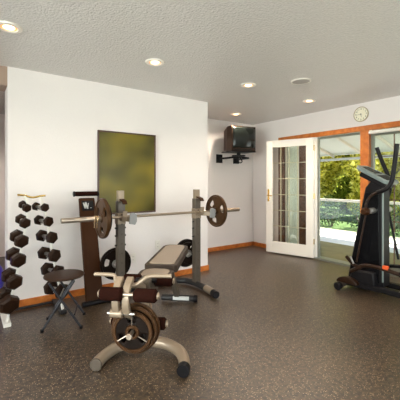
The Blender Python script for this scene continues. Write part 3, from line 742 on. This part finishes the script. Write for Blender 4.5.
# weight peg, pointing to the camera
PX, PZ = .005, .345
b = B(); tube(b, [(PX, .0, PZ), (PX, -.20, PZ)], .0125, 14); cyl(b, (PX, -.19, PZ), (PX, -.215, PZ), .019, 20, .004); build('plate_peg', b, 'bar', bn)
b = B(); sweep(b, [(0, .19, .36), (0, .10, .35), (0, .0, .345)], .04, .04, (1, 0, 0)); build('lever_link', b, 'cream', bn, .004, False)
tax = -(AX + Vector((0.0, 0, 0)))
make_plate(.158, .030, 'bronze weight plate on the bench lever, rearmost of the stack', W2(PX, -.075, PZ), tax, .1, 'platedk', 'plate')
make_plate(.150, .028, 'dark weight plate in the middle of the stack on the bench lever', W2(PX, -.108, PZ), tax, .9, 'platedk', 'plate')
make_plate(.128, .026, 'three-spoked weight plate at the front of the stack on the bench', W2(PX, -.140, PZ), tax, .35, 'platedk', 'plate', ribs=True)

# ------------------------------------------------------------------ elliptical machine (local origin on the floor, user side is -y)
EX, EY = 3.86, 1.93
el = thing('elliptical_machine', 'black elliptical trainer with tall console tower beside the glass doors', 'elliptical trainer', (EX, EY, 0))
b = B(); prism(b, [(.25, .09), (.215, .30), (.03, 1.22), (-.04, 1.30), (-.165, 1.24), (-.165, .9), (-.165, .09)], -.095, .095, lambda u, v, q: Vector((q, u, v))); build('tower', b, 'black', el, .02)
b = B(); prism(b, [(.215, .12), (.19, .34), (.02, 1.16), (-.125, 1.16), (-.13, .14)], -.100, .100, lambda u, v, q: Vector((q, u, v))); build('side_panel', b, 'blackgl', el, .004)
for x in (-.13, .13):
    b = B(); sweep(b, [(x, .27, .075), (x, -.20, .085), (x, -1.25, .085)], .07, .06, (1, 0, 0)); build('base_rail', b, 'black', el, .008)
b = B(); cyl(b, (-.25, .25, .055), (.25, .25, .055), .032, 20, .004); build('front_stabilizer', b, 'grey', el)
for s in (-1, 1):
    b = B(); cyl(b, (s * .25, .25, .050), (s * .32, .25, .050), .045, 20, .012); build('foot_cap', b, 'black', el)
b = B(); cyl(b, (-.28, .25, .0), (-.28, .25, .02), .022); build('leveler', b, 'black', el)
b = B(); cyl(b, (-.33, -1.2, .045), (.33, -1.2, .045), .035, 20, .004); build('rear_stabilizer', b, 'black', el)
b = B(); prism(b, [(.05 + .13 * math.cos(a * PI / 12), .085 + .075 * math.sin(a * PI / 12)) for a in range(13)], -.235, -.165, lambda u, v, q: Vector((q, u + .13, v))); build('flywheel_cover', b, 'iron', el, .01)
b = B(); prism(b, [(-.12, .10), (.20, .10), (.16, .24), (-.10, .26)], -.16, .16, lambda u, v, q: Vector((q, u, v))); build('lower_shroud', b, 'black', el, .02)
# console
c0 = Vector((0, .12, 1.470)); c1 = Vector((0, -.245, 1.275)); cd = (c1 - c0).normalized(); cn = Vector((1, 0, 0)).cross(cd).normalized()
if cn.z < 0: cn = -cn
f = lambda u, v, q: c0 + Vector((u, 0, 0)) + cd * v + cn * q
Lc = (c1 - c0).length
b = B(); prism(b, [(-.10, 0), (.10, 0), (.15, .06), (.15, Lc - .04), (.12, Lc), (-.12, Lc), (-.15, Lc - .04), (-.15, .06)], -.03, .012, f); co = build('console', b, 'console', el, .006)
b = B(); prism(b, [(-.075, .05), (.075, .05), (.09, .22), (-.09, .22)], .011, .015, f); build('display', b, 'blackgl', co, .001, False)
b = B(); prism(b, [(-.11, .26), (.11, .26), (.11, Lc - .03), (-.11, Lc - .03)], .011, .015, f); build('button_panel', b, 'black', co, .001, False)
b = B(); prism(b, [(-.12, .08), (.12, .08), (.11, Lc - .02), (-.11, Lc - .02)], -.09, -.03, f); build('console_base', b, 'black', el, .012)
b = B(); sweep(b, [(0, -.09, 1.18), (0, -.08, 1.34)], .10, .08, (1, 0, 0)); build('console_neck', b, 'black', el, .006)
# near arm
NX, FX = -.215, .215
b = B(); tube(b, [(NX, -.045, .93), (NX, -.045, 1.02), (NX, -.085, 1.11), (NX, -.15, 1.155), (NX, -.24, 1.19)], .015, 12, 5); na = build('arm', b, 'iron', el)
b = B(); tube(b, [(NX, -.17, 1.165), (NX, -.26, 1.205), (NX + .01, -.31, 1.28), (NX + .01, -.335, 1.42), (NX, -.37, 1.68)], .0235, 14, 5); build('grip', b, 'black', na)
b = B(); tube(b, [(NX, -.045, .93), (NX - .01, .06, .36)], .010, 10); build('arm_rod', b, 'iron', el)
b = B(); lathe(b, [(0, -.055), (.03, -.05), (.044, -.02), (.044, .02), (.03, .045), (0, .05)], frame_to((1, 0, 0), (NX - .01, -.045, .95)), 24); build('pivot_knob', b, 'board', el)
b = B(); cyl(b, (NX + .02, -.07, .955), (-.09, -.07, .955), .033, 24, .004); build('pivot_hub', b, 'silver', el)
# far arm
b = B(); tube(b, [(FX, .045, 1.70), (FX, -.02, 1.52), (FX, -.095, 1.34)], .0235, 14, 3); fa = build('grip', b, 'black', el)
b = B(); tube(b, [(FX, -.085, 1.36), (FX, -.12, 1.22), (FX, -.08, 1.05), (FX, -.09, .95)], .015, 12, 4); build('arm', b, 'black', el)
b = B(); tube(b, [(FX, -.09, .95), (FX, -.20, .38)], .014, 10); build('arm_rod', b, 'black', el)
b = B(); cyl(b, (.09, -.09, .955), (FX + .03, -.09, .955), .033, 24, .004); build('pivot_hub', b, 'silver', el)
# pedal links and pedals
b = B(); tube(b, [(NX - .01, .13, .24), (NX - .01, .06, .285), (NX - .01, -.02, .335), (NX - .01, -.12, .35), (NX - .01, -.26, .34), (NX - .01, -.75, .27)], .022, 12, 5); build('pedal_link', b, 'iron', el)
b = B(); tube(b, [(FX, .10, .22), (FX, -.20, .30), (FX, -.75, .33)], .022, 12, 4); build('pedal_link', b, 'black', el)
b = B(); sweep(b, [(NX - .02, .18, .41), (NX - .02, .10, .335), (NX - .02, .0, .30)], .02, .035, (1, 0, 0), 3); build('crank_arm', b, 'iron', el, .004)
b = B(); sweep(b, [(NX - .035, .12, .42), (NX - .035, .08, .34)], .012, .018, (1, 0, 0)); build('crank_link', b, 'silver', el, .003)
for x, z in ((NX - .01, .33), (FX, .37)):
    b = B(); box2(b, (x - .07, -.75, z - .02), (x + .07, -.42, z)); box2(b, (x - .07, -.75, z), (x - .06, -.42, z + .035)); box2(b, (x + .06, -.75, z), (x + .07, -.42, z + .035)); build('pedal', b, 'black', el, .006)
b = B(); box2(b, (NX - .03, -.29, .345), (NX + .0, -.235, .385)); o = build('warning_label', b, 'sticker', el, .001, False); o['label'] = 'orange warning sticker'
b = B(); box2(b, (-.102, -.178, .16), (-.086, -.163, 1.18)); build('edge_strip', b, 'console', el, .002, False)  # thin lighter strip along the tower's user-side edge

# ------------------------------------------------------------------ outside
b = B(); box2(b, (XR + .14, -3, -.12), (6.3, 9, -.01)); struct('patio_deck', b, 'deck', 'shaded patio floor outside the glass doors')
b = B(); box2(b, (6.3, -3.1, -.2), (8.0, 16, -.03)); struct('paving', b, 'paving', 'sunlit pale paving beyond the patio')
b = B(); box2(b, (8.0, -3.1, -.3), (40, 34, -.06)); struct('ground', b, 'lawn', 'planted ground beyond the patio')
b = B(); box2(b, (-14, -16, -.3), (12, -3.12, -.05)); struct('terrace', b, 'paving', 'added pale ground bouncing sun through the windows behind the camera')  # unseen ground added to bounce sun up to the ceiling
pr = thing('patio_roof', 'pale patio roof with white rafters over the deck', 'roof', (0, 0, 0), kind='structure')
def roofz(x): return 2.42 - (x - XR) * .265
b = B(); prism(b, [(XR + .13, roofz(XR) + .05), (6.9, roofz(6.9) + .05), (6.9, roofz(6.9) + .09), (XR + .13, roofz(XR) + .09)], -1, 9, lambda u, v, q: Vector((u, q, v))); build('roof_deck', b, 'soffit', pr, 0, False)
k = 0
for i in range(14):
    y = -.6 + i * .7
    b = B(); prism(b, [(XR + .13, roofz(XR)), (6.9, roofz(6.9)), (6.9, roofz(6.9) + .05), (XR + .13, roofz(XR) + .05)], y, y + .04, lambda u, v, q: Vector((u, q, v))); build('rafter', b, 'rail', pr, 0, False)
b = B(); box2(b, (6.8, -1, roofz(6.8) - .10), (6.88, 9, roofz(6.8) - .05)); build('fascia_beam', b, 'soffit', pr, 0, False)
for y in (-.9, 1.6, 6.9):
    b = B(); box2(b, (6.8, y, -.1), (6.88, y + .1, roofz(6.8) - .1)); build('post', b, 'rail', pr, 0, False)
rl = thing('patio_railing', 'white patio railing with glass panels in front of the shrubs', 'railing', (0, 0, 0))
b = B(); box2(b, (7.50, -1, .79), (7.56, 6.9, .85)); build('top_rail', b, 'rail', rl, .004, False)
b = B(); box2(b, (7.51, -1, .05), (7.55, 6.9, .09)); build('bottom_rail', b, 'rail', rl, .004, False)
for i in range(6):
    y = -1 + i * 1.57
    b = B(); box2(b, (7.505, y, -.03), (7.555, y + .05, .80)); build('post', b, 'rail', rl, .003, False)
M['railglass'] = glass_mat('rail_glass', (.88, .92, .95), .6)
for i in range(5):
    y = -1 + i * 1.57
    b = B(); box2(b, (7.526, y + .05, .09), (7.534, y + 1.57, .79)); build('glass_panel', b, M['railglass'], rl, 0, False)

def leaves(bm, c, rad, n, size, shell=.35):
    for _ in range(n):
        while True:
            p = Vector((rnd.uniform(-1, 1), rnd.uniform(-1, 1), rnd.uniform(-1, 1)))
            if shell < p.length <= 1: break
        q = Vector(c) + Vector((p.x * rad[0], p.y * rad[1], p.z * rad[2]))
        u = Vector((rnd.gauss(0, 1), rnd.gauss(0, 1), rnd.gauss(0, 1))).normalized(); w = u.orthogonal().normalized()
        w = (Matrix.Rotation(rnd.uniform(0, 6.28), 3, u) @ w); s = size * rnd.uniform(.6, 1.3)
        vs = [bm.verts.new(q + u * s), bm.verts.new(q + w * s * .45), bm.verts.new(q - u * s), bm.verts.new(q - w * s * .45)]
        bm.faces.new(vs)

def tree(name, label, cat, loc, h, blobs, lm, n, size, group):
    t = thing(name, label, cat, loc, group=group)
    if h > 0:
        b = B(); tube(b, [(0, 0, -.1), (.1, .05, h * .35), (-.05, .12, h * .7), (0, 0, h)], [.16, .12, .09, .05], 10, 4)
        for a in range(5):
            an = a * 1.3; tube(b, [(0, .08, h * (.4 + .08 * a)), (.5 * math.cos(an), .5 * math.sin(an), h * (.55 + .08 * a)), (1.1 * math.cos(an), 1.1 * math.sin(an), h * (.7 + .08 * a))], [.06, .04, .02], 8, 3)
        build('trunk', b, 'bark', t)
    else:
        b = B()
        for a in range(5): tube(b, [(0, 0, -.05), (.2 * math.cos(a * 1.3), .2 * math.sin(a * 1.3), .45)], .014, 6)
        build('stems', b, 'bark', t)
    b = B()
    for (c, r) in blobs: leaves(b, c, r, int(n * r[0] * r[1] * r[2] ** .5), size)
    build('foliage', b, lm, t, 0, False)
    return t
tl = [('tall yellow-green tree beyond the patio seen in the open doorway at left', 11.0, 7.9, 'leafy', 1), ('yellow-green tree beyond the patio right of the middle of the open doorway', 11.2, 5.45, 'leafy', 2), ('bright yellow-green tree behind the closed glass door', 11.0, 3.0, 'leafy', 3), ('yellow-green tree at the far right, nearest the patio', 11.2, .55, 'leafy', 4), ('green tree in the second row, showing in the left gap of the doorway foliage', 13.8, 10.6, 'leafg', 5), ('green tree in the second row, between the two yellow-green trees in the doorway', 13.8, 8.15, 'leafg', 6), ('green tree in the second row behind the raised elliptical handles', 13.8, 5.7, 'leafg', 7), ('green tree in the second row at the right edge of the garden', 13.8, 3.2, 'leafg', 8), ('dark green tree farthest back on the left of the garden', 16.6, 11.2, 'leafg', 9), ('dark green tree farthest back in the middle of the garden', 16.6, 8.5, 'leafg', 10), ('dark green tree farthest back on the right of the garden', 16.6, 5.8, 'leafg', 11)]
for lb, x, y, lm, k in tl:
    rnd.seed(k)
    bl2 = [((rnd.uniform(-.4, .4), rnd.uniform(-.2, .2), .8 + i * .5 + rnd.uniform(-.15, .15)), (rnd.uniform(.8, 1.0), rnd.uniform(.85, 1.05), rnd.uniform(.5, .75))) for i in range(9)]
    tree('leafy_tree', lb, 'tree', (x, y, -.1), 3.9, bl2, lm, 2600, .085, 'trees beyond the patio')
shr = [(8.7, 6.6), (8.8, 5.6), (8.7, 4.6), (8.8, 3.6), (8.7, 2.6), (8.8, 7.6)]
sl = ['grey-green shrub behind the railing at the left of the doorway', 'grey-green shrub behind the railing in the middle of the doorway', 'grey-green shrub behind the railing beside the wooden door post', 'grey-green shrub behind the elliptical console tower', 'grey-green shrub behind the closed glass door', 'grey-green shrub at the far left behind the railing']
for k, ((x, y), lb) in enumerate(zip(shr, sl)):
    rnd.seed(50 + k)
    tree('garden_shrub', lb, 'shrub', (x, y, -.06), 0, [((rnd.uniform(-.1, .1), rnd.uniform(-.1, .1), .5), (.5, .44, .45)), ((rnd.uniform(-.2, .2), .0, .3), (.45, .44, .3))], 'leafgrey', 2400, .045, 'shrubs behind the railing')

# ------------------------------------------------------------------ sky, sun and added window fill
world = bpy.data.worlds.new('sky'); scene.world = world; world.use_nodes = True
nt = world.node_tree; bg = nt.nodes['Background']
sky = nt.nodes.new('ShaderNodeTexSky'); sky.sky_type = 'HOSEK_WILKIE'; sky.turbidity = 3; sky.sun_direction = Vector((.35, -.55, .75)).normalized()
hs = nt.nodes.new('ShaderNodeHueSaturation'); hs.inputs['Saturation'].default_value = .6; nt.links.new(sky.outputs[0], hs.inputs['Color']); nt.links.new(hs.outputs[0], bg.inputs['Color']); bg.inputs['Strength'].default_value = 12.0
s = bpy.data.lights.new('sun', 'SUN'); s.energy = 24.0; s.angle = .01; s.color = (1, .95, .82)
so = bpy.data.objects.new('sun', s); col.objects.link(so)
so.rotation_euler = Vector((-.02, -.58, .70)).to_track_quat('Z', 'Y').to_euler()
def portal(loc, aim, sx, sy):
    l = bpy.data.lights.new('window_portal', 'AREA'); l.shape = 'RECTANGLE'; l.size = sx; l.size_y = sy; l.cycles.is_portal = True
    o = bpy.data.objects.new('window_portal', l); col.objects.link(o); o.location = loc; o.rotation_euler = Vector(aim).to_track_quat('-Z', 'Y').to_euler()
portal((-1.35, -3.12, 1.28), (0, 1, 0), 3.1, 1.95)
portal((2.5, -3.12, 1.28), (0, 1, 0), 3.6, 1.95)
portal((XR + .16, 2.2, 1.0), (-1, 0, 0), 3.5, 2.0)

def daylight(loc, aim, sx, sy, p, c):  # added area lights outside the unseen windows, lifting walls and ceiling
    l = bpy.data.lights.new('window_daylight', 'AREA'); l.shape = 'RECTANGLE'; l.size = sx; l.size_y = sy; l.energy = p; l.color = c  # added fill light outside an unseen window
    o = bpy.data.objects.new('window_daylight', l); col.objects.link(o); o.location = loc; o.rotation_euler = Vector(aim).to_track_quat('-Z', 'Y').to_euler()
daylight((-1.35, -3.3, 1.28), (0, 1, .28), 3.0, 1.9, 26, (1, .96, .93))
daylight((2.5, -3.3, 1.28), (0, 1, .28), 3.5, 1.9, 34, (1, .96, .93))

daylight((-3.5, .2, 1.35), (1, 0, .12), 4.1, 1.7, 340, (1, .96, .93))

# ------------------------------------------------------------------ camera
cd_ = bpy.data.cameras.new('camera'); cam = bpy.data.objects.new('camera', cd_); col.objects.link(cam)
cam.location = (0, 0, 1.28)
cam.rotation_euler = Vector((.582, .813, 0)).to_track_quat('-Z', 'Y').to_euler()
cd_.sensor_width = 36; cd_.lens = 36 * 325 / 400; cd_.shift_y = -18 / 400; cd_.clip_start = .02
scene.camera = cam
scene.view_settings.view_transform = 'Standard'; scene.view_settings.look = 'None'; scene.view_settings.gamma = 1
scene.view_settings.use_curve_mapping = False
scene.view_settings.exposure = 0.40
